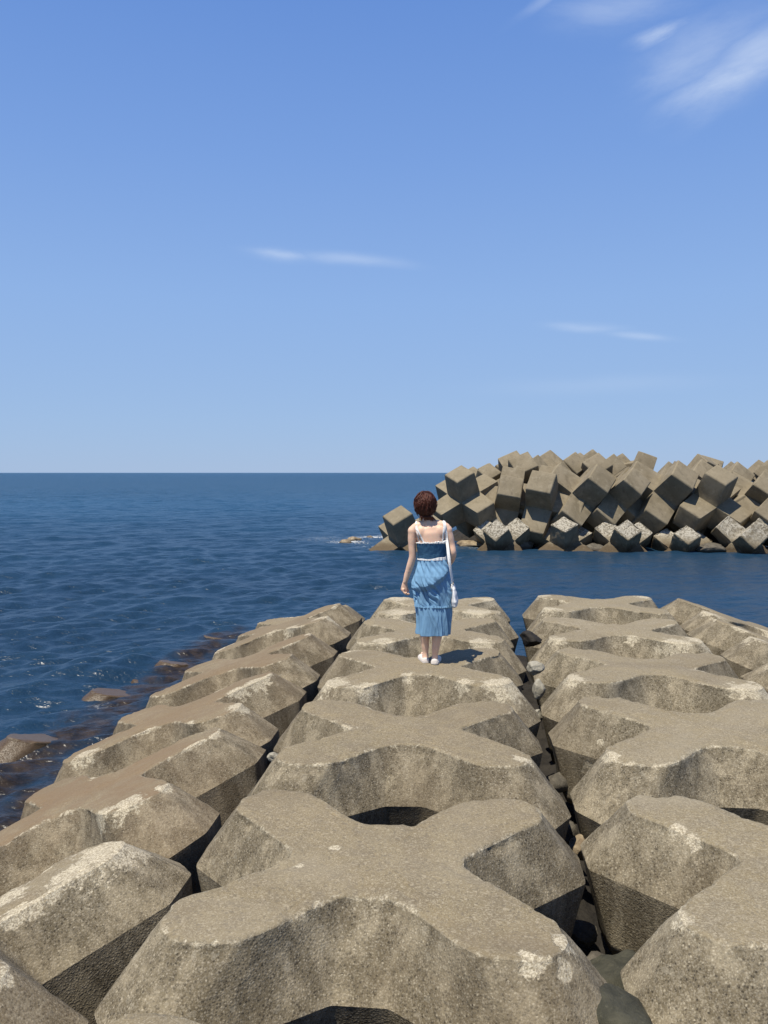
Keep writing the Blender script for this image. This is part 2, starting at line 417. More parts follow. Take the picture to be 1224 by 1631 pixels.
# ------------------------------------------------------------ X-shaped armour blocks
QT = [(.38, 0), (.52, .17), (.69, .355), (.80, .46), (.805, .63), (.70, .745), (.47, .735), (.36, .64), (.21, .45), (.105, .355), (0, .35)]
QE = [(.56, 0), (.66, .10), (.84, .27), (1.02, .44), (1.025, .74), (.87, .965), (.66, .97), (.50, .89), (.31, .76), (.115, .615), (0, .615)]
HQ = .315            # depth of the widest line below the flat top
def full_outline(q):
    a = list(q)
    b = [(-x, y) for x, y in reversed(q[:-1])]
    c = [(-x, -y) for x, y in q[1:]]
    d = [(x, -y) for x, y in reversed(q[1:-1])]
    return np.array(a + b + c + d)
def chaikin(P, it, w=.25):
    for _ in range(it):
        Q = np.roll(P, -1, 0)
        P = np.stack([P * (1 - w) + Q * w, P * w + Q * (1 - w)], 1).reshape(-1, 2)
    return P
def outlines(N):
    T = chaikin(full_outline(QT), 1, .18)
    E = chaikin(full_outline(QE), 1, .05)
    L = np.linalg.norm(np.roll(T, -1, 0) - T, axis=1); s = np.concatenate([[0], np.cumsum(L)])
    u = np.linspace(0, s[-1], N, endpoint=False)
    def rs(P):
        Pc = np.concatenate([P, P[:1]])
        return np.stack([np.interp(u, s, Pc[:, 0]), np.interp(u, s, Pc[:, 1])], 1)
    return rs(T), rs(E)

def armour_block(x, y, drop, rx, ry, rz, hires, colr, label, group, chips=(), sc=1.0):
    N = 400 if hires else 200
    T, E = outlines(N)
    B = E * 1.0
    nT = np.linalg.norm(E, axis=1, keepdims=True)
    B = E * (1 - .12 / nT)
    rT = np.linalg.norm(T, axis=1, keepdims=True)
    tg = np.roll(T, -1, 0) - np.roll(T, 1, 0)
    for _ in range(3): tg = tg + .5 * (np.roll(tg, 1, 0) + np.roll(tg, -1, 0))
    tg /= np.linalg.norm(tg, axis=1, keepdims=True)
    NT = np.stack([tg[:, 1], -tg[:, 0]], 1)            # outward normal of the outline
    rings = []   # (xy, z, rim, side)
    k = 16 if hires else 8
    for t in np.linspace(0.03, 1, k, endpoint=False)[0:]:
        xy = (T - NT * .05) * t
        rings.append((xy, -.004 * t * t, (1 - t) * rT[:, 0], 0.0))
    for dlt, z, sv in ((.05, -.004, 0.02), (.018, -.004, .10), (.007, -.007, .3)):
        rings.append((T - NT * dlt, z, np.full(N, dlt), sv))
    rings.append((T + (E - T) * .012, -.014, np.full(N, .0), .6))
    ks = 18 if hires else 8
    for t in np.linspace(.05, 1, ks):
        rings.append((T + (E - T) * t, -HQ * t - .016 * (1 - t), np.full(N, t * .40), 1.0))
    kl = 8 if hires else 4
    for t in np.linspace(0.05, 1, kl):
        rings.append((E + (B - E) * t, -HQ - .42 * t, np.full(N, .45), 1.0))
    rings.append((B * .5, -HQ - .42, np.full(N, .5), 1.0))
    V = []; rim = []; side = []
    seed = Vector((x * 3.1 + 7, y * 2.3 - 4, drop * 5))
    def disp(p, rimd):
        q = p + seed
        d = noise.noise(q * 2.2) * .012 + noise.noise(q * 9) * .004
        if hires: d += noise.noise(q * 32) * .0028 + noise.noise(q * 80) * .0016
        c = noise.noise(q * 5.5) + .5 * noise.noise(q * 17)
        d -= max(0, c - .05) * .036 * math.exp(-(rimd / .05) ** 2)      # knocks along the rim
        return d
    V.append((0, 0, 0)); rim.append(.35); side.append(0)
    for xy, z, rm, sdv in rings:
        for i in range(N):
            p = Vector((xy[i, 0], xy[i, 1], z))
            d = disp(p, rm[i])
            nrm = Vector((NT[i, 0], NT[i, 1], 0))
            dirn = Vector((0, 0, 1)) * (1 - sdv) + (nrm * .8 + Vector((0, 0, .4 if z > -HQ - .01 else -.1))) * sdv
            V.append(tuple((p + dirn * d) * sc)); rim.append(rm[i]); side.append(sdv)
    V.append((0, 0, (-HQ - .42) * sc)); rim.append(.5); side.append(1)
    F = [(0, 1 + i, 1 + (i + 1) % N) for i in range(N)]
    nr = len(rings)
    for r_ in range(nr - 1):
        a = 1 + r_ * N; b = a + N
        for i in range(N):
            j = (i + 1) % N
            F.append((a + i, b + i, b + j, a + j))
    last = 1 + (nr - 1) * N; c = len(V) - 1
    F += [(last + i, c, last + (i + 1) % N) for i in range(N)]
    VA = np.array(V); ch = np.zeros(len(V))
    for cp in chips:
        cz = cp[3] if len(cp) > 3 else -.03
        ch = np.maximum(ch, 1 - np.sqrt((VA[:, 0] - cp[0]) ** 2 + (VA[:, 1] - cp[1]) ** 2 + (VA[:, 2] - cz) ** 2) / cp[2])
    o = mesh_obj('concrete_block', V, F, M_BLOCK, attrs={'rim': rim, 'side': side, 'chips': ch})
    eq = 1 + (k + 4 + ks - 1) * N
    sharp = np.zeros(len(o.data.edges), dtype=bool)
    ev = np.empty(len(o.data.edges) * 2, dtype=np.int32); o.data.edges.foreach_get('vertices', ev); ev = ev.reshape(-1, 2)
    sharp |= ((ev >= eq) & (ev < eq + N)).all(1)
    rm = 1 + (k + 3) * N
    sharp |= ((ev >= rm) & (ev < rm + N)).all(1)
    sa = o.data.attributes.new('sharp_edge', 'BOOLEAN', 'EDGE'); sa.data.foreach_set('value', sharp)
    o.location = (x, y, CAMZ - drop)
    o.rotation_euler = (R(rx), R(ry), R(rz))
    o.color = (colr[0], colr[1], colr[2], 1)
    tag(o, label, 'concrete block', group)
    return o

GC = 'cross shaped concrete blocks in the middle row of the jetty'
GL = 'cross shaped concrete blocks in the left row tilting to the sea'
GR = 'cross shaped concrete blocks in the right row of the jetty'
GRR = 'cross shaped concrete blocks tilting down beyond the right row'
GS = 'half sunken brown blocks along the left waterline'
# x, y, drop of the top under the eye, rx, ry, rz, hi-res, (brown, pale, chip), label
BLOCKS = [
 (-.41, 1.84, 1.79, 0, 0, 0, True, (.10, .15, .25), 'middle row cross shaped block mostly cut off by the bottom edge', GC),
 (-.41, 3.73, 1.78, .5, -.3, 0, True, (.10, .12, .30), 'nearest whole cross shaped concrete block, wide and grey, in the middle row', GC),
 (-.42, 5.67, 1.78, -.6, -.5, 3, True, (.10, .10, .25), 'second cross shaped block of the middle row, beyond the small dark hole', GC),
 (-.44, 7.60, 1.79, 0, -1.5, 3, True, (.10, .30, .75), 'concrete block with pale chipped front edge that the woman stands on', GC),
 (-.42, 9.48, 1.81, 0, -1, 3, False, (.05, .35, .45), 'middle row cross shaped block just in front of the woman, behind her legs', GC),
 (-.38, 11.38, 1.83, 0, -1, 2, False, (.05, .75, .7), 'farthest pale block of the middle row, at the water beyond the woman', GC),
 (1.65, 1.93, 1.79, 0, 0, 0, True, (.0, .25, .3), 'block at the bottom right corner, mostly outside the photo', GR),
 (1.67, 3.90, 1.78, 0, 0, 0, True, (.0, .30, .35), 'nearest large block of the right row, with a big lit slanting face', GR),
 (1.69, 5.86, 1.77, .8, 0, 1, True, (.0, .30, .3), 'second block of the right row, its rounded pale tip toward the gap', GR),
 (1.70, 7.76, 1.785, -.8, 1, -1.5, False, (.0, .35, .45), 'third block of the right row, beside the pale stones in the gap', GR),
 (1.72, 9.62, 1.79, 0, 0, -1, False, (.0, .55, .9), 'fourth block of the right row, with a bright white right edge', GR),
 (1.84, 11.60, 1.80, 0, 0, -1, False, (.0, .45, .6), 'farthest block of the right row, at the edge of the calm water', GR),
 (-2.52, 3.42, 2.19, 0, -20, 0, True, (.25, .25, 1.3), 'nearest left row block with thick white chipped crust and a white round spot', GL),
 (-2.60, 5.40, 2.21, 0, -21, 0, True, (.95, .10, .7), 'left row block with smooth brown stained top, second from the bottom', GL),
 (-2.64, 7.18, 2.18, 0, -18, 0, True, (.75, .10, .9), 'left row block with white chips on its right tip, third from the bottom', GL),
 (-2.62, 9.08, 2.16, 0, -17, 0, False, (.7, .0, .3), 'plain brown left row block, level with the woman', GL),
 (-2.60, 11.28, 2.15, 0, -18, 0, False, (.5, .1, 1.0), 'left row block with white patches, farthest but one', GL),
 (-2.80, 13.30, 2.42, 0, -12, 0, False, (.3, .3, 1.1), 'farthest and lowest block of the left row, only its chipped tips showing', GL),
 (3.92, 8.10, 2.14, 0, 18, 0, False, (.15, .3, .8), 'nearest block beyond the right row, at the right edge of the photo', GRR),
 (3.92, 10.15, 2.10, 0, 19, 3, False, (.15, .3, .9), 'tilted brown block beyond the right row, its peak chipped', GRR),
 (3.95, 12.10, 2.12, 0, 18, 3, False, (.15, .3, .9), 'farthest tilted block beyond the right row, by the calm water', GRR),
 (-4.35, 9.15, 3.13, -10, 12, 10, False, (1, 0, .1), 'brown wedge of a sunken block rising from the sea at the left edge', GS),
 (-4.20, 11.10, 3.13, -7, 9, -8, False, (1, 0, .2), 'sunken brown block with sparkling wet crust beside the wedge', GS),
 (-4.10, 13.05, 3.13, -8, 9, 10, False, (1, 0, .2), 'sunken brown block lapped by the sea, midway along the left row', GS),
 (-3.95, 15.05, 3.12, -6, 8, -4, False, (1, 0, .2), 'farthest sunken brown block off the end of the left row', GS),
]
FOAMS = []
CHIPS = {0: [(-.35, .72, .12)], 1: [(.78, -.60, .10), (.64, -.73, .10), (-.2, .05, .07, 0), (-.35, -.12, .05, 0)], 2: [(.74, -.62, .12)],
         3: [(-.76, -.60, .34), (-.42, -.68, .24), (.72, -.66, .34), (.40, -.62, .18), (-.1, -.36, .14)], 4: [(-.5, -.62, .26), (.55, -.68, .28), (.1, -.38, .15)],
         5: [(-.5, -.6, .4), (.5, -.6, .4), (.7, .5, .3), (-.6, .6, .4)], 7: [(-.55, .20, .09), (-.62, .30, .10), (-.32, -.62, .12), (-.8, -.55, .1)],
         8: [(-.78, -.6, .14), (-.72, .2, .07, -.2)], 9: [(-.75, -.6, .2), (.7, -.68, .35), (.8, -.45, .2)], 10: [(.8, -.5, .40), (.5, -.68, .35), (-.7, -.65, .2), (.1, -.4, .15)],
         11: [(-.7, .6, .3), (.75, .6, .3), (-.7, -.6, .3)],
         12: [(.72, .60, .42), (.30, .35, .22), (.02, .30, .25), (-.35, .45, .3), (-.7, .6, .3), (.80, .24, .075, -.17), (.60, .42, .25)],
         13: [(.60, -.70, .22), (.42, -.70, .16), (.78, -.55, .10)], 14: [(-.55, -.66, .26), (.76, -.55, .20), (.55, .22, .22), (.70, .38, .22)],
         16: [(.78, -.5, .34), (.25, -.5, .28), (.75, .6, .2)], 17: [(.7, -.6, .5), (-.6, -.6, .5)], 15: [(.75, .6, .12)],
         18: [(-.75, .5, .35), (-.7, -.6, .3)], 19: [(-.75, -.5, .30), (-.1, -.4, .3)], 20: [(-.7, -.6, .3), (.2, -.5, .25)]}
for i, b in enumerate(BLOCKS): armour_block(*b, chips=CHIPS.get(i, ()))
for (fx, fy, fr, fs) in ((-4.9, 8.35, .22, .35), (-4.75, 10.1, .2, .3)):
    FOAMS.append((fx, fy, fr, fs))
for (px, py, fr, fs) in ((556, 864, .9, 1.0), (596, 856, 1.0, 1.1), (520, 858, 1.6, .35), (752, 872, .8, .4), (600, 872, 1.0, .45)):
    p = at(px, py, 3.0 * FPX / (py - 753)); FOAMS.append((p.x, p.y, fr, fs))

# ------------------------------------------------------------ rocks
def rock(loc, size, mat, label, seed, group=None, squash=(1, 1, 1), name='rock', sub=4, cat='rock'):
    bm = bmesh.new(); bmesh.ops.create_icosphere(bm, subdivisions=sub, radius=1)
    s = Vector((seed * 3.7, seed * 1.3, seed * 7.1))
    cuts = []
    rr = random.Random(seed)
    for _ in range(9):
        n = Vector((rr.gauss(0, 1), rr.gauss(0, 1), rr.gauss(0, 1))).normalized(); cuts.append((n, rr.uniform(.55, .85)))
    for v in bm.verts:
        p = v.co.copy()
        for n, d in cuts:
            k = p.dot(n)
            if k > d: p -= n * (k - d) * .9
        p *= 1 + .16 * noise.noise(p * 1.8 + s) + .06 * noise.noise(p * 6 + s) + .02 * noise.noise(p * 18 + s)
        v.co = Vector((p.x * squash[0], p.y * squash[1], p.z * squash[2])) * size
    o = from_bm(name, bm, mat)
    o.location = loc
    o.rotation_euler = (0, 0, seed * 1.1)
    tag(o, label, cat, group)
    return o

def gap(px, py, depth): return at(px, py, depth)
rock(gap(853, 1064, 7.75), .085, M_PALE, 'knobbly pale stone wedged at the top of the gap between rows', 3, 'stones in the gap', (1, 1, .8))
rock(gap(858, 1100, 7.5), .085, M_PALE, 'smooth white stone standing just below the knobbly pale one', 4, 'stones in the gap', (.8, .8, 1.35))
rock(gap(856, 1140, 7.2), .06, M_PALE, 'small white crumbled stone lowest of the three in the gap', 5, 'stones in the gap', (.8, .9, 1.3))
rock(gap(922, 1352, 4.95), .085, M_BARN, 'small tan stone in the gap right of the second block', 6, 'stones in the gap', (.8, 1, 1))
rock(gap(905, 1330, 5.2), .10, M_ROCK, 'small grey stone deep in the gap behind the tan one', 16, 'stones in the gap', (.9, 1, 1))
rock(gap(978, 1585, 3.6), .22, M_GREEN, 'greenish boulder deep in the gap at the bottom right', 8, 'stones in the gap', (.75, 1.0, .9))
rock(gap(985, 1620, 3.0), .20, M_GREEN, 'flat greenish slab at the very bottom of the gap', 9, 'stones in the gap', (.8, 1, .5))
rock(gap(437, 1206, 5.9), .05, M_PALE, 'pale stone in the crack between the left and middle rows', 10, 'stones in the gap', (1, 1, .7))
rock(gap(846, 1018, 9.4), .12, M_CORE, 'stone coloured dark as shade in the far end of the gap', 12, 'stones in the gap', (1, 1.3, .8))

for i, (px, py, dp, sz, dz, lb) in enumerate(((950, 1480, 3.95, .11, -.22, 'grey stone in the deep gap just above the greenish boulder'),
                                     (928, 1420, 4.4, .09, -.22, 'dark stone in the deep gap beside the lit slanting face'),
                                     (905, 1290, 5.4, .09, -.15, 'dark stone in the gap level with the small dark hole'),
                                     (888, 1215, 6.2, .10, -.15, 'grey stone in the gap beyond the pale chip of the second block'))):
    p = gap(px, py, dp); p.z += dz
    rock(p, sz, M_ROCK, lb, 60 + i, 'stones in the gap', (1, 1, .8), sub=3)

def on_sea(px, py): return at(px, py, CAMZ * FPX / (py - 753))
for i, (px, py, s, lb) in enumerate(((549, 866, .24, 'small brown rock in the sea, left one of the pair off the far pile'),
                                     (566, 862, .30, 'pale topped small rock in the sea, right one of the pair'),
                                     (590, 857, .16, 'tiny wet rock in the foam just left of the pile'))):
    p = on_sea(px, py); p.z = .02
    rock(p, s, M_BARN, lb, 20 + i, 'small rocks standing in the sea', (1.3, 1, .75))

# ------------------------------------------------------------ six-armed blocks of the far breakwater
def hexapod_mesh(name, L, chip, seed, mat):
    """unit arm width; three square beams crossing at right angles, arms narrowing a little"""
    bm = bmesh.new()
    h = .5; e = .455; c = .035
    corner = {}
    for sx in (-1, 1):
        for sy in (-1, 1):
            for sz in (-1, 1):
                corner[(sx, sy, sz)] = bm.verts.new((sx * h, sy * h, sz * h))
    for ax in range(3):
        o1, o2 = (ax + 1) % 3, (ax + 2) % 3
        for s in (-1, 1):
            ring = []
            for a, b in ((-1, -1), (1, -1), (1, 1), (-1, 1)):
                k = [0, 0, 0]; k[ax] = s; k[o1] = a; k[o2] = b
                ring.append((a, b, corner[tuple(k)]))
            def mk(half, dist):
                r = []
                for a, b, _ in ring:
                    v = [0, 0, 0]; v[ax] = s * dist; v[o1] = a * half; v[o2] = b * half
                    r.append(bm.verts.new(v))
                return r
            r1 = mk(e, L - c); r2 = mk(e - c, L)
            base = [q[2] for q in ring]
            for p, q in ((base, r1), (r1, r2)):
                for i in range(4):
                    f = (p[i], p[(i + 1) % 4], q[(i + 1) % 4], q[i])
                    bm.faces.new(f if s > 0 else tuple(reversed(f)))
            bm.faces.new(r2 if s > 0 else list(reversed(r2)))
    bmesh.ops.recalc_face_normals(bm, faces=bm.faces)
    bmesh.ops.bevel(bm, geom=list(bm.edges), offset=.016 if not chip else .03, segments=2, affect='EDGES', profile=.6)
    bmesh.ops.triangulate(bm, faces=[f for f in bm.faces if len(f.verts) > 4])
    for lim in ((.30, .15) if not chip else (.30, .15, .08)):
        ed = [x for x in bm.edges if x.calc_length() > lim]
        bmesh.ops.subdivide_edges(bm, edges=ed, cuts=1, use_grid_fill=True)
    s = Vector((seed * 2.3, seed * .7, seed))
    bm.normal_update()
    for v in bm.verts:
        p = v.co
        d = noise.noise(p * 3 + s) * .008 + noise.noise(p * 9 + s) * .005
        if chip:
            d += noise.noise(p * 5 + s) * .035 + noise.noise(p * 14 + s) * .022
            cc = sum(sorted([abs(p.x), abs(p.y), abs(p.z)])[1:])
            d -= max(0, noise.noise(p * 4 - s)) * .05
        v.co = p + v.normal * d
    me = bpy.data.meshes.new(name); bm.to_mesh(me); bm.free()
    me.polygons.foreach_set('use_smooth', [True] * len(me.polygons))
    try: me.set_sharp_from_angle(angle=R(32))
    except Exception: pass
    me.materials.append(mat)
    return me

HEX_L = 1.52
HM = [hexapod_mesh('hexapod', HEX_L, False, i, M_HEX) for i in range(3)]
HMR = [hexapod_mesh('hexapod_worn', HEX_L, True, i + 5, M_HEXR) for i in range(3)]

def hexapod(idx, Lf, Bt, Rt, depth, label, group, worn=False, wfix=None, side=False):
    """place a unit whose lit arm end shows corners Lf, Bt, Rt; its real size follows from the distance"""
    depth *= 1.062
    Lf, Bt, Rt = (np.array(q, float) for q in (Lf, Bt, Rt))
    e1 = Bt - Rt; e2 = Bt - Lf
    P = -(e1[0] * e1[1] + e2[0] * e2[1]); Q = (e1[0] ** 2 + e2[0] ** 2) - (e1[1] ** 2 + e2[1] ** 2)
    t = (Q + math.sqrt(Q * Q + 4 * P * P)) / 2
    ay = -math.sqrt(max(t, 1e-6)); axx = P / ay
    rows = np.array([[axx, e1[0], e2[0]], [ay, e1[1], e2[1]]])
    U, S, Vt = np.linalg.svd(rows, full_matrices=False)
    Wpx = S.mean(); rows = U @ Vt
    r1, r2 = rows; r3 = np.cross(r1, r2)          # depth toward the viewer
    if r3[0] < 0: r3 = -r3
    if wfix: Wpx = wfix
    M = np.stack([r1, -r2, r3], 0)                # columns: axes in (right, up, toward viewer)
    if np.linalg.det(M) < 0: M[:, 2] *= -1
    # view frame at that direction
    ctr = (Lf + Rt) / 2
    centre = ctr - HEX_L * Wpx * np.array([r1[0], r2[0]])
    if side:          # the face seen is the flank of an upright arm, not its end
        centre = ctr - .5 * Wpx * np.array([r1[0], r2[0]]) + 1.0 * Wpx * np.array([r1[2], r2[2]])
    pos = at(centre[0], centre[1], depth)
    ray = (pos - Vector((0, 0, CAMZ))).normalized()
    rt = ray.cross(Vector((0, 0, 1))).normalized(); up = rt.cross(ray)
    F = np.array([list(rt), list(up), list(-ray)]).T
    rot = F @ M
    size = Wpx * depth / FPX
    o = bpy.data.objects.new('hexapod_block', (HMR if worn else HM)[idx % 3])
    scn.collection.objects.link(o)
    mm = Matrix([list(rot[i]) + [0] for i in range(3)] + [[0, 0, 0, 1]])
    o.matrix_world = Matrix.Translation(pos) @ mm @ Matrix.Scale(size, 4)
    tag(o, label, 'concrete block', group)
    return o

GBIG = 'large six armed concrete blocks heaped in the far breakwater'
GSM = 'small crusted six armed blocks along the foot of the breakwater'
BIG = [
 ((607, 822.6), (626.6, 839), (659.3, 818.7), 30.5, 'six armed block lying lowest at the left end of the breakwater, standing in the sea'),
 ((706.3, 756.6), (728.6, 771), (757.6, 753.4), 32, 'upright six armed block at the top left of the pile, right behind the woman\'s head'),
 ((759, 749), (780, 766), (801, 753), 35, 'tan block peaking directly behind the upright block at top left'),
 ((788, 741), (808, 757), (826, 747), 36.5, 'small distant peak left of the box shaped arm on the skyline'),
 ((808, 732.5), (826, 758.6), (859, 743.6), 34, 'block whose box shaped arm leans left on the skyline behind the brightest face'),
 ((847, 747), (836, 781), (877, 789), 31.5, 'block with the brightest square face, leaning toward the camera'),
 ((797, 755), (791, 789), (830, 796), 32, 'block with a square tan face left of the brightest one'),
 ((874, 750), (893, 774), (912, 759), 33.5, 'narrow block squeezed right behind the brightest square face'),
 ((895, 733), (919, 757), (940, 742), 35, 'pointed skyline block right of the brightest square face'),
 ((926, 737), (950, 760), (977, 742), 34.5, 'skyline block with a ridge and two lit faces, left of centre'),
 ((955, 738), (977, 761), (999, 744), 35.5, 'skyline block sloping down toward the tall tilted box'),
 ((934, 762), (967, 788), (981.5, 764), 31.5, 'left of the two matching big diamonds in the middle of the pile'),
 ((990, 765), (1020, 791), (1036, 768), 31.5, 'right of the two matching big diamonds, below the tall tilted box'),
 ((1015, 717), (1004, 747), (1036, 759), 35, 'tall tilted box standing clear against the sky, highest of the pile'),
 ((1037, 765), (1045, 795), (1064, 787), 35.5, 'olive shaded block seen in the dip where the sea shows'),
 ((882, 773), (880, 806), (914, 815), 32.5, 'block with a tapering tan face right under the brightest face'),
 ((897, 777), (916, 792), (930, 774), 34, 'block half hidden behind the left big diamond'),
 ((1036, 808), (1061, 827), (1079, 804), 32.5, 'low block with a two sided tan peak under the dip'),
 ((1054, 762), (1070, 777), (1087, 752), 34, 'block peeping out behind the left diamond of the right hand group'),
 ((1066, 757), (1101, 782), (1112, 756), 31.5, 'big block with a lit diamond left in the right hand group'),
 ((1120, 754), (1154, 776), (1174, 760), 31, 'big pale block right in the right hand group, brightest there'),
 ((1116, 722), (1104, 750), (1140, 762), 35, 'box shaped skyline block behind the pale block on the right'),
 ((1158, 755), (1187, 779), (1200, 757), 33, 'peaked block between the pale block and the right edge'),
 ((1201, 753), (1222, 770), (1244, 748), 34.5, 'skyline block cut off by the right edge of the photo'),
 ((1197, 773), (1229, 795), (1246, 770), 31.5, 'dark fronted block at the right edge below the skyline one'),
 ((1158, 803), (1174, 832), (1200, 815), 32, 'shaded low block right of the pale block\'s foot'),
 ((1201, 815), (1229, 836), (1250, 812), 30.5, 'block with a white spot at the right edge near the water'),
]
for i, b in enumerate(BIG): hexapod(i, *b, GBIG, side=i in (13, 21))
SM = [
 ((769.4, 845.5), (789, 862.5), (811, 843.6), 30.5, 'heart shaped crusted small block, leftmost along the water'),
 ((877, 836), (900, 849), (921, 835), 30.3, 'small crusted block second from the left along the water'),
 ((978.5, 843), (1000.6, 861.6), (1021, 845.4), 30, 'small crusted block below the two matching diamonds'),
 ((1072, 850), (1095.6, 868), (1116.7, 853), 29.8, 'small crusted block with a smooth grey face, fourth along the water'),
 ((1180, 854), (1201, 874), (1219, 855), 29.5, 'small crusted block with white rim, rightmost along the water'),
]
for i, b in enumerate(SM): hexapod(i, *b, GSM, worn=True, wfix=33)

# loose rocks at the foot of the pile
for i, (px, py, s, lb) in enumerate(((750, 871, .42, 'pale rubble rock at the waterline left of the heart shaped block'),
                                     (835, 873, .45, 'dark rock between the first and second small blocks'),
                                     (945, 876, .35, 'dark wet rock between the second and third small blocks'),
                                     (1128, 879, .50, 'low brown rock right of the fourth small block'))):
    p = on_sea(px, py); p.z = .05
    rock(p, s, M_BARN if i == 0 else M_ROCK, lb, 40 + i, 'rocks at the foot of the breakwater', (1.5, 1, .6))

# rubble in both breakwaters, tone darkened like shade; far core added to block light
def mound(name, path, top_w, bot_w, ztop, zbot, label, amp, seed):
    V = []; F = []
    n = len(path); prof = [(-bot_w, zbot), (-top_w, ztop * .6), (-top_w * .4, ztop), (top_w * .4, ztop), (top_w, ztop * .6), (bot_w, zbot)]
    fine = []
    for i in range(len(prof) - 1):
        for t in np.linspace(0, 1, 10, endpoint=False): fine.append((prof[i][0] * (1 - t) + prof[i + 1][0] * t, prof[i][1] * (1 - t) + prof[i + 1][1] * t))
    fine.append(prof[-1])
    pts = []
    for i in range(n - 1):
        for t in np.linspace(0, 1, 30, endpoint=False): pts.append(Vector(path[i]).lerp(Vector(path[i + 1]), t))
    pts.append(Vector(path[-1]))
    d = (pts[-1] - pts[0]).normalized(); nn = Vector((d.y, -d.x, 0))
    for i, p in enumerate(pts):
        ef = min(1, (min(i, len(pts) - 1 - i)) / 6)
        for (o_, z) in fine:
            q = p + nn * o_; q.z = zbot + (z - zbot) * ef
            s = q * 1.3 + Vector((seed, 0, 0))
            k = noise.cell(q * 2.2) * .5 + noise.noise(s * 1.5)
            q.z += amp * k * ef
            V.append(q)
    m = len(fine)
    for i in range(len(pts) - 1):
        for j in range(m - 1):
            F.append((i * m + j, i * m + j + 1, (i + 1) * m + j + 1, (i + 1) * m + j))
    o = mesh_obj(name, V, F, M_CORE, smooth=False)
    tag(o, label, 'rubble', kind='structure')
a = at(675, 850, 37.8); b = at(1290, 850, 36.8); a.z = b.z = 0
mound('rubble_core', [a, b], 1.3, 2.6, 1.5, -.6, 'dark rubble core added inside the far breakwater to block light', .35, 3)
mound('rubble_bed', [Vector((.3, -1.5, 0)), Vector((.5, 15.2, 0))], 2.3, 4.2, .30, -.9, 'rubble bed under the jetty blocks, coloured dark as if in shade', .16, 9)

build_sea()

# ------------------------------------------------------------ the woman
M_SKIN = plain('skin', (.74, .49, .35), .5, .0006, 40, .05, {'Subsurface Weight': .12, 'Subsurface Radius': (.02, .008, .004), 'Subsurface Scale': .5})
M_HAIR = plain('auburn_hair', (.085, .028, .017), .42, 0, 90, .5)
M_DENIM = plain('light_blue_cotton', (.165, .315, .47), .85, .0015, 25, .10)
M_DARKD = plain('deep_blue_cotton', (.045, .125, .215), .85, .0015, 160, .16)
M_WHITE = plain('white_lace', (.78, .77, .74), .8, .002, 150, .06)
M_SHOE = plain('white_canvas', (.66, .60, .54), .7, .001, 80, .05)
M_BAG = plain('white_canvas_print', (.66, .66, .66), .7, .003, 28, .22)
M_METAL = plain('dark_metal', (.08, .075, .07), .35, 0, 60, .2, {'Metallic': .8})
M_LIP = plain('lip', (.45, .17, .15), .5); M_EYE = plain('eye_white', (.75, .73, .70), .3); M_IRIS = plain('iris', (.04, .02, .012), .2)

PX0, PY0 = 570, 1515
def pp(px, py, y=0.0): return Vector(((px - PX0) * .001157, y, (PY0 - py) * .001157))

woman = bpy.data.objects.new('person', None); scn.collection.objects.link(woman)
woman.empty_display_size = .3
tag(woman, 'woman with short auburn hair in a light blue strappy dress, seen from behind', 'person')

def tube_bm(bm, pts, radii, seg=20, up=Vector((0, 1, 0))):
    """closed tapered tube, radii are (side, front-back) pairs or numbers"""
    rings = []
    n = len(pts)
    for i, p in enumerate(pts):
        p = Vector(p)
        t = (Vector(pts[min(i + 1, n - 1)]) - Vector(pts[max(i - 1, 0)])).normalized()
        s = t.cross(up)
        s = s.normalized() if s.length > 1e-4 else Vector((1, 0, 0))
        f = s.cross(t).normalized()
        r = radii[i]; rx, ry = (r, r) if not isinstance(r, tuple) else r
        rings.append([bm.verts.new(p + s * math.cos(a) * rx + f * math.sin(a) * ry) for a in [2 * math.pi * k / seg for k in range(seg)]])
    for a, b in zip(rings[:-1], rings[1:]):
        for k in range(seg): bm.faces.new((a[k], a[(k + 1) % seg], b[(k + 1) % seg], b[k]))
    bm.faces.new(list(reversed(rings[0]))); bm.faces.new(rings[-1])
def smooth_path(pts, radii, n=6):
    """catmull-rom through points and radii"""
    P = [Vector(p) for p in pts]; out = []; ro = []
    rr = [r if isinstance(r, tuple) else (r, r) for r in radii]
    for i in range(len(P) - 1):
        p0, p1, p2, p3 = P[max(i - 1, 0)], P[i], P[i + 1], P[min(i + 2, len(P) - 1)]
        for k in range(n):
            t = k / n
            out.append(.5 * ((2 * p1) + (p2 - p0) * t + (2 * p0 - 5 * p1 + 4 * p2 - p3) * t * t + (-p0 + 3 * p1 - 3 * p2 + p3) * t ** 3))
            u = t * t * (3 - 2 * t)
            ro.append((rr[i][0] * (1 - u) + rr[i + 1][0] * u, rr[i][1] * (1 - u) + rr[i + 1][1] * u))
    out.append(P[-1]); ro.append(rr[-1])
    return out, ro
def limb(bm, pts, radii, n=6, seg=20):
    a, b = smooth_path(pts, radii, n); tube_bm(bm, a, b, seg)
def ball(bm, c, r, seg=24):
    m = Matrix.Translation(Vector(c)) @ Matrix.Diagonal((r[0], r[1], r[2], 1))
    bmesh.ops.create_uvsphere(bm, u_segments=seg, v_segments=seg // 2 + 2, radius=1, matrix=m)

HC = pp(513, 250, .01)                       # head centre
body = bmesh.new()
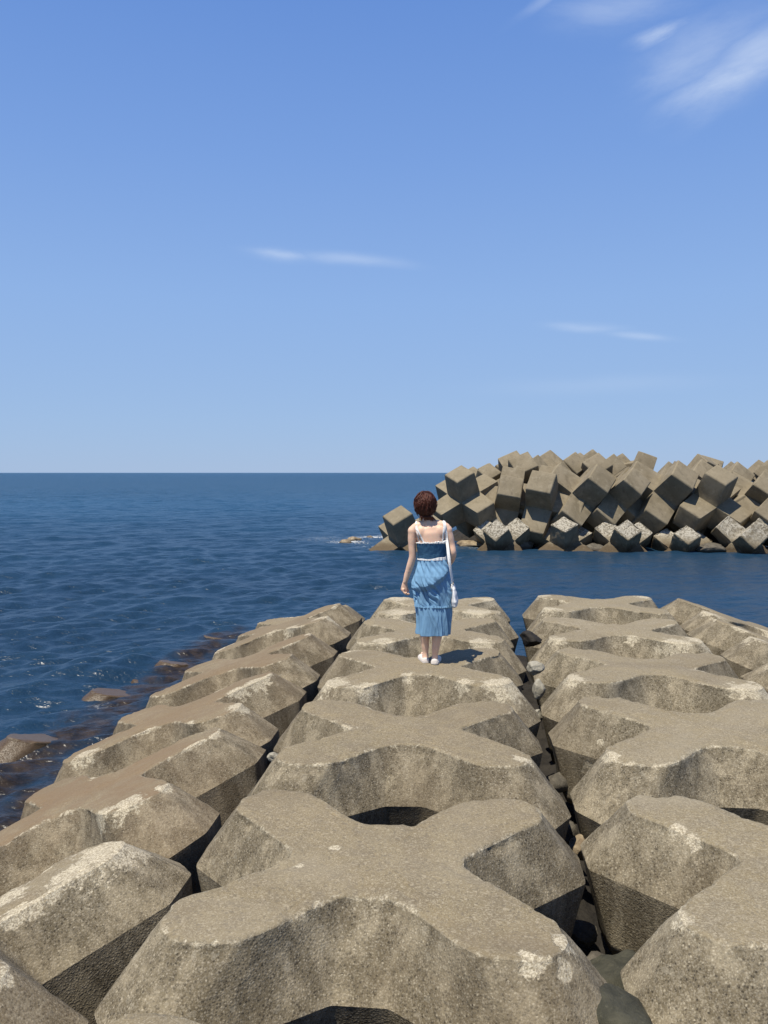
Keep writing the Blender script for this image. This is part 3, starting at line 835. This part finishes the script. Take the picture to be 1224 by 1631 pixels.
# torso
limb(body, [pp(575, 850), pp(568, 790), pp(565, 700), pp(564, 630), pp(562, 540), pp(556, 470), pp(552, 420), pp(548, 392)],
     [(.138, .095), (.146, .100), (.128, .095), (.116, .086), (.130, .095), (.138, .092), (.115, .075), (.050, .045)], 6, 32)
ball(body, pp(525, 800, -.045), (.080, .068, .080)); ball(body, pp(615, 800, -.045), (.080, .068, .080))
ball(body, pp(518, 520, .075), (.058, .050, .055)); ball(body, pp(608, 520, .075), (.058, .050, .055))
# shoulder line, shoulder blades, neck
limb(body, [pp(415, 432), pp(452, 408), pp(500, 392), pp(548, 384), pp(600, 390), pp(645, 400), pp(690, 424)], [.044, .046, .042, .045, .042, .046, .044], 5)
ball(body, pp(480, 455, -.050), (.050, .030, .060)); ball(body, pp(625, 452, -.050), (.050, .030, .060))
limb(body, [pp(548, 420, -.01), pp(541, 385, -.008), pp(530, 345, .0), pp(522, 310, .005)], [.060, .050, .047, .050], 5)
# head
ball(body, HC + Vector((0, 0, .012)), (.074, .092, .098))
ball(body, HC + Vector((0, .030, -.050)), (.056, .064, .060))
limb(body, [HC + Vector((0, .088, .012)), HC + Vector((0, .108, -.022)), HC + Vector((0, .098, -.032))], [.008, .013, .014], 3, 12)
for s in (-1, 1):
    ball(body, HC + Vector((s * .078, .0, -.008)), (.010, .020, .030), 14)
ball(body, pp(409, 446), (.048, .050, .050)); ball(body, pp(690, 438), (.048, .050, .050))
# left arm, hanging a little away from the body
limb(body, [pp(412, 440), pp(405, 500), pp(405, 580), pp(408, 650), pp(392, 720, .01), pp(366, 800, .025), pp(346, 870, .035)],
     [(.046, .048), (.042, .046), (.036, .040), (.034, .036), (.036, .036), (.029, .029), (.021, .025)], 6)
def hand(base, fwd, side, nrm, curl, mirror=1):
    """palm and five fingers; fwd from wrist to knuckles, side toward the thumb"""
    fwd, side, nrm = fwd.normalized(), side.normalized(), nrm.normalized()
    limb(body, [base - fwd * .01, base + fwd * .03, base + fwd * .065, base + fwd * .085], [(.021, .017), (.030, .016), (.034, .015), (.030, .012)], 4, 16)
    palm = bmesh.new()
    for k, (o_, ln) in enumerate(((.027, .068), (.010, .076), (-.008, .071), (-.025, .056))):
        p = base + fwd * .078 + side * o_
        pts = [p - fwd * .018, p]
        d = fwd.copy(); a = curl * (1 + .08 * k)
        for seg_, f in enumerate((.45, .30, .25)):
            c_, s_ = math.cos(a * (seg_ + .6)), math.sin(a * (seg_ + .6))
            p = p + (fwd * c_ + nrm * s_) * ln * f
            pts.append(p)
        limb(body, pts, [.0095, .0095, .0085, .0078, .006], 3, 10)
    p = base + fwd * .022 + side * .022
    limb(body, [p, p + fwd * .022 + side * .020 + nrm * .006, p + fwd * .048 + side * .022 + nrm * .018, p + fwd * .068 + side * .014 + nrm * .028], [.012, .0115, .010, .0075], 3, 10)
wr = pp(346, 870, .035)
hand(wr, Vector((-.10, .05, -1)), Vector((.35, .9, -.1)), Vector((.9, -.2, 0)), .75)
# right arm: elbow out, forearm reaching forward in front of the body
limb(body, [pp(686, 430), pp(705, 490), pp(722, 560), pp(733, 625, -.015), pp(728, 672, .05), pp(716, 712, .125), pp(702, 742, .185)],
     [(.046, .048), (.042, .046), (.037, .040), (.036, .037), (.034, .034), (.028, .028), (.021, .024)], 6)
hand(pp(702, 742, .185), Vector((-.35, .8, -.35)), Vector((-.5, .1, .8)), Vector((-.8, -.4, -.2)), .8)
# legs
limb(body, [pp(525, 830), pp(522, 950), pp(514, 1080), pp(510, 1180), pp(508, 1290, -.008), pp(512, 1370), pp(515, 1440, .005), pp(515, 1480, .005)],
     [(.090, .09), (.080, .082), (.064, .066), (.052, .054), (.047, .052), (.037, .041), (.028, .032), (.030, .036)], 6)
limb(body, [pp(615, 830, -.01), pp(614, 950, -.02), pp(610, 1080, -.03), pp(607, 1180, -.045), pp(607, 1290, -.062), pp(598, 1375, -.055), pp(592, 1450, -.045), pp(590, 1490, -.045)],
     [(.090, .09), (.080, .082), (.064, .066), (.053, .055), (.048, .053), (.037, .041), (.028, .032), (.030, .036)], 6)
FEET = ((pp(512, 1497, .005), -10), (pp(592, 1507, -.045), 8))
for p, a in FEET:
    d = Vector((math.sin(R(a)), math.cos(R(a)), 0))
    limb(body, [p - d * .035, p, p + d * .07, p + d * .14, p + d * .185], [(.026, .024), (.030, .028), (.036, .024), (.040, .017), (.030, .012)], 4, 16)
me = bpy.data.meshes.new('body'); body.to_mesh(me); body.free()
tmp = bpy.data.objects.new('tmp', me); scn.collection.objects.link(tmp)
md = tmp.modifiers.new('r', 'REMESH'); md.mode = 'VOXEL'; md.voxel_size = .0042
sm = tmp.modifiers.new('s', 'SMOOTH'); sm.factor = .5; sm.iterations = 5
dg = bpy.context.evaluated_depsgraph_get()
bme = bpy.data.meshes.new_from_object(tmp.evaluated_get(dg))
bpy.data.objects.remove(tmp)
# even out the torso and shoulders, leaving hands, feet and face as they are
bb = bmesh.new(); bb.from_mesh(bme); bb.verts.ensure_lookup_table()
sel = [v for v in bb.verts if (.86 < v.co.z < 1.36 and -.30 < v.co.x < .26 and v.co.y < .14)]
for _ in range(22): bmesh.ops.smooth_vert(bb, verts=sel, factor=.5, use_axis_x=True, use_axis_y=True, use_axis_z=True)
bb.to_mesh(bme); bb.free()
bme.polygons.foreach_set('use_smooth', [True] * len(bme.polygons))
bme.materials.clear(); bme.materials.append(M_SKIN)
body_o = bpy.data.objects.new('body', bme); scn.collection.objects.link(body_o); body_o.parent = woman
BV = BVHTree.FromPolygons([v.co.copy() for v in bme.vertices], [tuple(p.vertices) for p in bme.polygons])
def back_y(x, z, default=None):
    h = BV.ray_cast(Vector((x, -1, z)), Vector((0, 1, 0)))
    return h[0].y if h[0] else default
# face
for s in (-1, 1):
    bm = bmesh.new(); ball(bm, HC + Vector((s * .031, .080, .004)), (.013, .011, .009), 16); from_bm('eye', bm, M_EYE, woman)
    bm = bmesh.new(); ball(bm, HC + Vector((s * .031, .090, .004)), (.006, .003, .006), 12); from_bm('iris', bm, M_IRIS, woman)
    bm = bmesh.new(); limb(bm, [HC + Vector((s * .016, .090, .024)), HC + Vector((s * .032, .091, .029)), HC + Vector((s * .048, .080, .024))], [.003, .0035, .002], 4, 8); from_bm('eyebrow', bm, M_HAIR, woman)
bm = bmesh.new(); limb(bm, [HC + Vector((-.022, .086, -.058)), HC + Vector((0, .096, -.060)), HC + Vector((.022, .086, -.058))], [.003, .006, .003], 4, 8); from_bm('mouth', bm, M_LIP, woman)

# hair: a full short cap plus hundreds of overlapping locks
bm = bmesh.new()
HR = Vector((.093, .103, .112)); HH = HC + Vector((-.002, -.008, .018))
bmesh.ops.create_icosphere(bm, subdivisions=4, radius=1)
kill = []
for v in bm.verts:
    n = v.co.copy()
    if n.y > .45 and n.z < .35: kill.append(v)
    q = n * 3.2
    k = 1 + .07 * noise.noise(q) + .03 * noise.noise(q * 3)
    low = 1.0 + (.06 if n.z > 0 else 0)
    v.co = HH + Vector((n.x * HR.x * k, n.y * HR.y * k, n.z * HR.z * k * low))
    if n.z < -.3: v.co.x = HH.x + (v.co.x - HH.x) * .96; v.co.z -= .012
bmesh.ops.delete(bm, geom=kill, context='VERTS')
rr = random.Random(5)
crown = Vector((-.15, -.35, 1)).normalized()
for i in range(1300):
    th = rr.uniform(0, 2 * math.pi); st = abs(rr.gauss(0, .5)) + .05
    if rr.random() < .62: st = rr.uniform(.3, 1.55)
    ln = rr.uniform(.45, 1.0)
    c1 = crown.orthogonal().normalized(); c2 = crown.cross(c1)
    pts = []; wv = rr.uniform(-.35, .35); lift = rr.uniform(.98, 1.10) if i % 9 else rr.uniform(1.10, 1.17)
    ok = True
    for k in range(7):
        t = k / 6; a = st + ln * t
        thh = th + wv * t + .12 * math.sin(5 * t + i)
        n = crown * math.cos(a) + (c1 * math.cos(thh) + c2 * math.sin(thh)) * math.sin(a)
        if n.y > .5 and n.z < .30: ok = False
        flare = 1 + .05 * math.sin(t * 3.1 + i * .7) + (.05 * t if n.z < -.3 else 0)
        p = HH + Vector((n.x * HR.x, n.y * HR.y, n.z * HR.z)) * lift * flare
        if n.z < -.55: p.z = max(p.z, HH.z - .138 - .03 * rr.random())
        pts.append(p)
    if not ok: continue
    r0 = rr.uniform(.0022, .0052)
    tube_bm(bm, pts, [(r0 * .6, r0 * .5), (r0 * 1.2, r0 * .7), (r0 * 1.3, r0 * .7), (r0 * 1.2, r0 * .7), (r0, r0 * .6), (r0 * .6, r0 * .5), (.0008, .0008)], 5, Vector((.1, .2, 1)).normalized())
# wisps over the nape
for i in range(60):
    x = rr.uniform(-.055, .065); p = HC + Vector((x, -.070 - .02 * rr.random(), -.085))
    pts = [p + Vector((x * .1 * k + .0015 * k * rr.uniform(-1, 1) + .003 * k, .008 * k, -.011 * k)) for k in range(5)]
    tube_bm(bm, pts, [.004, .004, .0032, .002, .0006], 5, Vector((1, 0, 0)))
from_bm('hair', bm, M_HAIR, woman)

# dress ------------------------------------------------------------
def shell(name, zs, cx, rx, cy, ryb, ryf, mat, disp=None, seg=160, rows=90, thick=.004, top=None, parent=None):
    """a cloth tube from tables over height; ryb is the back depth, ryf the front; returns the object"""
    V = []; F = []
    z0, z1 = zs[0], zs[-1]
    order = np.argsort(zs); zz = np.array(zs)[order]
    T = [np.array(a)[order] for a in (cx, rx, cy, ryb, ryf)]
    for layer in (0, 1):
        for j in range(rows):
            v = j / (rows - 1)
            for i in range(seg):
                a = 2 * math.pi * i / seg          # a = -90 deg is the back
                zt = z0 + (top(a) if top else 0)
                z = zt * (1 - v) + z1 * v
                c, r_, cyv, yb, yf = [np.interp(z, zz, t) for t in T]
                ca, sa = math.cos(a), math.sin(a)
                ry = yb if sa < 0 else yf
                e = .88
                p = Vector((c + r_ * math.copysign(abs(ca) ** e, ca), cyv + ry * math.copysign(abs(sa) ** e, sa), z))
                n = Vector((ca, sa, 0))
                d = disp(a, z, v) if disp else 0
                p += n * (d - layer * thick)
                V.append(p)
    for layer in (0, 1):
        b = layer * rows * seg
        for j in range(rows - 1):
            for i in range(seg):
                k = (i + 1) % seg
                f = (b + j * seg + i, b + (j + 1) * seg + i, b + (j + 1) * seg + k, b + j * seg + k)
                F.append(f if layer else tuple(reversed(f)))
    for j in (0, rows - 1):
        for i in range(seg):
            k = (i + 1) % seg
            F.append((j * seg + i, j * seg + k, rows * seg + j * seg + k, rows * seg + j * seg + i))
    o = mesh_obj(name, V, F, mat, parent if parent is not None else woman)
    bm = bmesh.new(); bm.from_mesh(o.data); bmesh.ops.recalc_face_normals(bm, faces=bm.faces); bm.to_mesh(o.data); bm.free()
    return o
def X_(px): return (px - PX0) * .001157
def Z_(py): return (PY0 - py) * .001157

def top_edge(a):                       # back edge of the bodice, higher to the right
    s = math.cos(a)
    return .010 * s + .004 * math.sin(9 * a) + (.055 if math.sin(a) > 0 else 0) * math.sin(a)
def bod_d(a, z, v): return .0022 * math.sin(z * 900 + .6 * math.sin(a * 7)) + .003 * noise.noise(Vector((math.cos(a) * 5, math.sin(a) * 5, z * 28)))
shell('bodice', [Z_(535), Z_(570), Z_(620), Z_(675)], [X_(562), X_(562), X_(564), X_(566)], [.143, .139, .131, .130], [0, 0, 0, 0], [.104, .101, .098, .102], [.135, .125, .105, .100], M_DARKD, bod_d, 160, 60, .004, top_edge)
def lace(a, z, v): return .004 * math.sin(a * 60) + .003 * math.sin(a * 23 + 1)
shell('lace_trim', [Z_(528), Z_(542)], [X_(562)] * 2, [.146, .146], [0, 0], [.107, .107], [.138, .138], M_WHITE, lace, 240, 4, .006, lambda a: top_edge(a) + .003 * math.sin(a * 31))
def wb_top(a): return .012 * math.cos(a) + .004 * math.sin(5 * a + 1) - (.008 if math.sin(a) < 0 else 0) * abs(math.sin(a))
shell('waistband', [Z_(654), Z_(677)], [X_(566)] * 2, [.134, .136], [0, 0], [.106, .108], [.106, .106], M_WHITE, lambda a, z, v: .003 * math.sin(a * 26 + 2 * math.sin(a * 3)), 200, 8, .008, wb_top)

def skirt_d(a, z, v):
    ca, sa = math.cos(a), math.sin(a)
    d = 0.0
    if sa < .2:                                            # the back, seen in the photo
        k = min(1, (.2 - sa) / .6)
        zr = .800 + .085 * max(-1, min(1, ca * 1.25 - .15)) - .03 * (1 - min(1, abs(ca) * 1.4))   # ridge over the seat, falling to the left
        u = zr - z + .02 * noise.noise(Vector((ca * 2.5, 3, 0)))
        if u < 0: b = .022 * math.exp(-(u / .09) ** 2)
        elif u < .05: b = .022 - .032 * (u / .05)
        else: b = -.010 * math.exp(-((u - .028) / .12) ** 2)
        d += k * b * (1.0 if ca > -.35 else .75)
        # diagonal folds running from upper left to lower right
        env = math.exp(-((z - .66) / .13) ** 2) * (1 if ca < .25 else .35)
        ph = (z - .62) * 58 + ca * 20 + 4.5 * noise.noise(Vector((ca * 2.2, z * 6, 1)))
        d += k * env * .012 * (math.sin(ph) ** 3 + .35 * math.sin(ph * 1.9 + 1))
        # gathers and a crossing tie fold under the waist
        env2 = math.exp(-((z - .905) / .045) ** 2)
        d += k * env2 * .010 * math.sin(ca * 17 + z * 60)
    w = max(0, min(1, (.97 - z) / .5))
    sk = a + (z - .6) * 2.2
    d += w * (.045 * (.2 - abs(noise.noise(Vector((math.cos(sk) * 2.4, math.sin(sk) * 2.4, z * 2.5))))) + .03 * (.2 - abs(noise.noise(Vector((math.cos(sk) * 5.5, math.sin(sk) * 5.5, z * 4 + 3))))))
    d += .006 * noise.noise(Vector((ca * 4, sa * 4, z * 7))) + .003 * noise.noise(Vector((ca * 12, sa * 12, z * 20)))
    return d
SZ = [Z_(672), Z_(720), Z_(760), Z_(800), Z_(860), Z_(920), Z_(990), Z_(1052)]
skirt = shell('skirt', SZ, [X_(v) for v in (566, 566, 566, 566, 568, 574, 579, 580)], [.128, .140, .156, .168, .182, .186, .182, .173],
      [0, 0, -.004, -.006, -.008, -.01, -.012, -.015], [.104, .115, .130, .140, .140, .135, .128, .122], [.098, .11, .12, .13, .13, .13, .13, .13], M_DENIM, skirt_d, 260, 130, .003)
def ruf_d(a, z, v):
    k = .35 + .65 * v
    q = noise.noise(Vector((math.cos(a) * 1.5, math.sin(a) * 1.5, z * 2)))
    sk = a + (z - .4) * 1.1 + .25 * q
    d = k * (.075 * (.22 - abs(noise.noise(Vector((math.cos(sk) * 2.6, math.sin(sk) * 2.6, z * 1.3))))) + .034 * (.22 - abs(noise.noise(Vector((math.cos(sk) * 6, math.sin(sk) * 6, z * 2.2 + 5))))))
    return d + .004 * noise.noise(Vector((math.cos(a) * 9, math.sin(a) * 9, z * 9)))
shell('skirt_ruffle', [Z_(1046), Z_(1075), Z_(1120), Z_(1200), Z_(1282)], [X_(v) for v in (580, 582, 584, 580, 573)], [.170, .168, .162, .155, .150],
      [-.015, -.016, -.018, -.02, -.022], [.118, .122, .125, .125, .122], [.12, .125, .13, .13, .13], M_DENIM, ruf_d, 260, 80, .003, lambda a: .004 * math.sin(7 * a), parent=skirt)
shell('ruffle_seam', [Z_(1040), Z_(1056)], [X_(580)] * 2, [.176, .180], [-.015] * 2, [.126, .130], [.132, .134], M_DENIM, lambda a, z, v: skirt_d(a, .53, v) * .3 + .005 * math.sin(a * 44 + 3 * math.sin(a * 5)), 300, 8, .006,
      lambda a: .006 * math.sin(7 * a), parent=skirt)

# straps laid on the back
def ribbon(name, pts, w, mat, parent, off=.004, thick=.0025, ruffle=0.0):
    V = []; F = []
    pts, _ = smooth_path(pts, [1] * len(pts), 10)
    n = len(pts)
    nrs = []
    for p in pts:
        hit = BV.find_nearest(p); nr = p - hit[0]; nr = nr.normalized() if nr.length > 1e-5 else hit[1]
        nrs.append(hit[1].copy() if nr.dot(hit[1]) < 0 else nr)
    for _ in range(12): nrs = [(nrs[max(i - 1, 0)] + nrs[i] * 2 + nrs[min(i + 1, n - 1)]).normalized() for i in range(n)]
    for i, p in enumerate(pts):
        t = (pts[min(i + 1, n - 1)] - pts[max(i - 1, 0)]).normalized()
        nr = nrs[i]
        s = t.cross(nr).normalized()
        for k in (-1, 1):
            ww = w * (1 + ruffle * math.sin(i * 1.7 + k))
            V.append(p + s * k * ww / 2 + nr * thick); V.append(p + s * k * ww / 2 - nr * thick)
    for i in range(n - 1):
        a = i * 4; b = a + 4
        F += [(a, b, b + 2, a + 2), (a + 1, a + 3, b + 3, b + 1), (a, a + 1, b + 1, b), (a + 2, b + 2, b + 3, a + 3)]
    F += [(0, 2, 3, 1), (4 * n - 4, 4 * n - 3, 4 * n - 1, 4 * n - 2)]
    return mesh_obj(name, V, F, mat, parent, smooth=False)
def on_body(seq, off=.006):
    out = []
    for (px, py, dy) in seq:
        x, z = X_(px), Z_(py)
        if dy is None:
            y = back_y(x, z); y = -.08 if y is None else y - off
        else: y = dy
        out.append(Vector((x, y, z)))
    return out
def shoulder_strap(px0, py0, px1, py1, w, name='strap', ruffle=0.0):
    seq = [(px1 + (px0 - px1) * t, py1 + (py0 - py1) * t, None) for t in (0, .2, .4, .6, .8, .95)]
    pts = on_body(seq)
    # over the shoulder and down the front
    x = X_(px0)
    h = BV.ray_cast(Vector((x, -.005, 2)), Vector((0, 0, -1)))
    pts.append(Vector((x, -.005, h[0].z + .006)) if h[0] and h[0].z < 1.4 else Vector((x, 0, Z_(py0) + .02)))
    for t in (.2, .5, .8, 1):
        z = Z_(py0) - .15 * t; xx = x * (1 - .3 * t)
        h = BV.ray_cast(Vector((xx, 1, z)), Vector((0, -1, 0)))
        pts.append(Vector((xx, (h[0].y if h[0] else .09) + .006, z)))
    return ribbon(name, pts, w, M_WHITE, woman, ruffle=ruffle)
shoulder_strap(440, 412, 503, 540, .013)
shoulder_strap(434, 416, 468, 540, .008)
shoulder_strap(660, 398, 650, 526, .013)
shoulder_strap(668, 400, 672, 522, .008)

# shoes
for (p, a) in FEET:
    d = Vector((math.sin(R(a)), math.cos(R(a)), 0)); s = Vector((d.y, -d.x, 0))
    shoe = bpy.data.objects.new('shoe', None)
    bm = bmesh.new()
    # upper: open at the ankle, built as a lofted slipper
    q = Vector((p.x, p.y, 0))
    prof = [(-.058, .016, .022), (-.050, .029, .040), (-.02, .036, .034), (.03, .038, .030), (.08, .043, .042), (.13, .043, .036), (.17, .036, .026), (.190, .016, .016)]
    rings = []
    for t, wdt, hgt in prof:
        r = []
        for k in range(13):
            u = math.pi * k / 12
            x = math.cos(u) * wdt; z = .010 + math.sin(u) ** .6 * hgt
            r.append(bm.verts.new(q + d * t + s * x + Vector((0, 0, z))))
        rings.append(r)
    for r1, r2 in zip(rings[:-1], rings[1:]):
        for k in range(12): bm.faces.new((r1[k], r1[k + 1], r2[k + 1], r2[k]))
    for r in (rings[0], rings[-1]): bm.faces.new(r)
    bmesh.ops.recalc_face_normals(bm, faces=bm.faces)
    bpy.data.objects.remove(shoe)
    up = from_bm('shoe', bm, M_SHOE, woman)
    bm = bmesh.new(); lo = []; hi = []
    for t, wdt in [(-.064, .014), (-.054, .031), (-.02, .038), (.03, .040), (.08, .046), (.13, .046), (.175, .038), (.196, .016)]:
        lo.append((t, wdt))
    outl = [(t, w_) for t, w_ in lo] + [(t, -w_) for t, w_ in reversed(lo)]
    a_ = [bm.verts.new(q + d * t + s * w_ + Vector((0, 0, .0))) for t, w_ in outl]
    b_ = [bm.verts.new(q + d * t + s * w_ + Vector((0, 0, .018))) for t, w_ in outl]
    bm.faces.new(a_); bm.faces.new(list(reversed(b_)))
    for k in range(len(a_)):
        j = (k + 1) % len(a_); bm.faces.new((a_[k], b_[k], b_[j], a_[j]))
    bmesh.ops.recalc_face_normals(bm, faces=bm.faces)
    from_bm('sole', bm, M_SHOE, up, smooth=False)

# bag: a soft white hobo bag hanging at the right hip
bag = bpy.data.objects.new('shoulder_bag', None); scn.collection.objects.link(bag)
tag(bag, 'soft white shoulder bag with a wide white strap hanging at the woman\'s right hip', 'bag')
st = on_body([(664, 385, None), (672, 430, None), (682, 500, None), (690, 560, None)], .014)
st = [Vector((X_(664), .02, Z_(372) + .004)), Vector((X_(662), -.03, Z_(378) + .006))] + st
st += [Vector((X_(698), -.118, Z_(640))), Vector((X_(712), -.125, Z_(740))), Vector((X_(730), -.10, Z_(850)))]
front = [Vector((X_(672), .09, Z_(440))), Vector((X_(668), .055, Z_(395)))]
strap = ribbon('strap', [Vector((X_(728), .06, Z_(850))), Vector((X_(712), .14, Z_(700))), Vector((X_(690), .15, Z_(560)))] + front + st, .028, M_WHITE, bag, thick=.003)
bm = bmesh.new()
limb(bm, [pp(733, 868, -.06), pp(738, 900, -.05), pp(744, 950, -.045), pp(748, 1000, -.04), pp(746, 1040, -.04), pp(742, 1058, -.04)],
     [(.010, .045), (.020, .075), (.026, .10), (.032, .125), (.026, .115), (.010, .07)], 8, 40)
for v in bm.verts:
    v.co.x += .006 * noise.noise(v.co * 22) + .004 * math.sin(v.co.y * 60 + v.co.z * 20); v.co.y += .01 * noise.noise(v.co * 15)
from_bm('bag_body', bm, M_BAG, bag)
for yy in (-.10, .06):
    bm = bmesh.new()
    c = pp(733, 858, yy); pts = [c + Vector((math.cos(t) * .006, 0, math.sin(t) * .014)) for t in np.linspace(0, 2 * math.pi, 17)]
    tube_bm(bm, pts, [.0035] * 17, 8, Vector((0, 1, 0)))
    from_bm('ring', bm, M_METAL, bag)

wx, wy = -.318, 7.72
for o in (woman, bag):
    o.location = (wx, wy, CAMZ - 1.785)
    o.rotation_euler = (0, 0, YAW * .6)
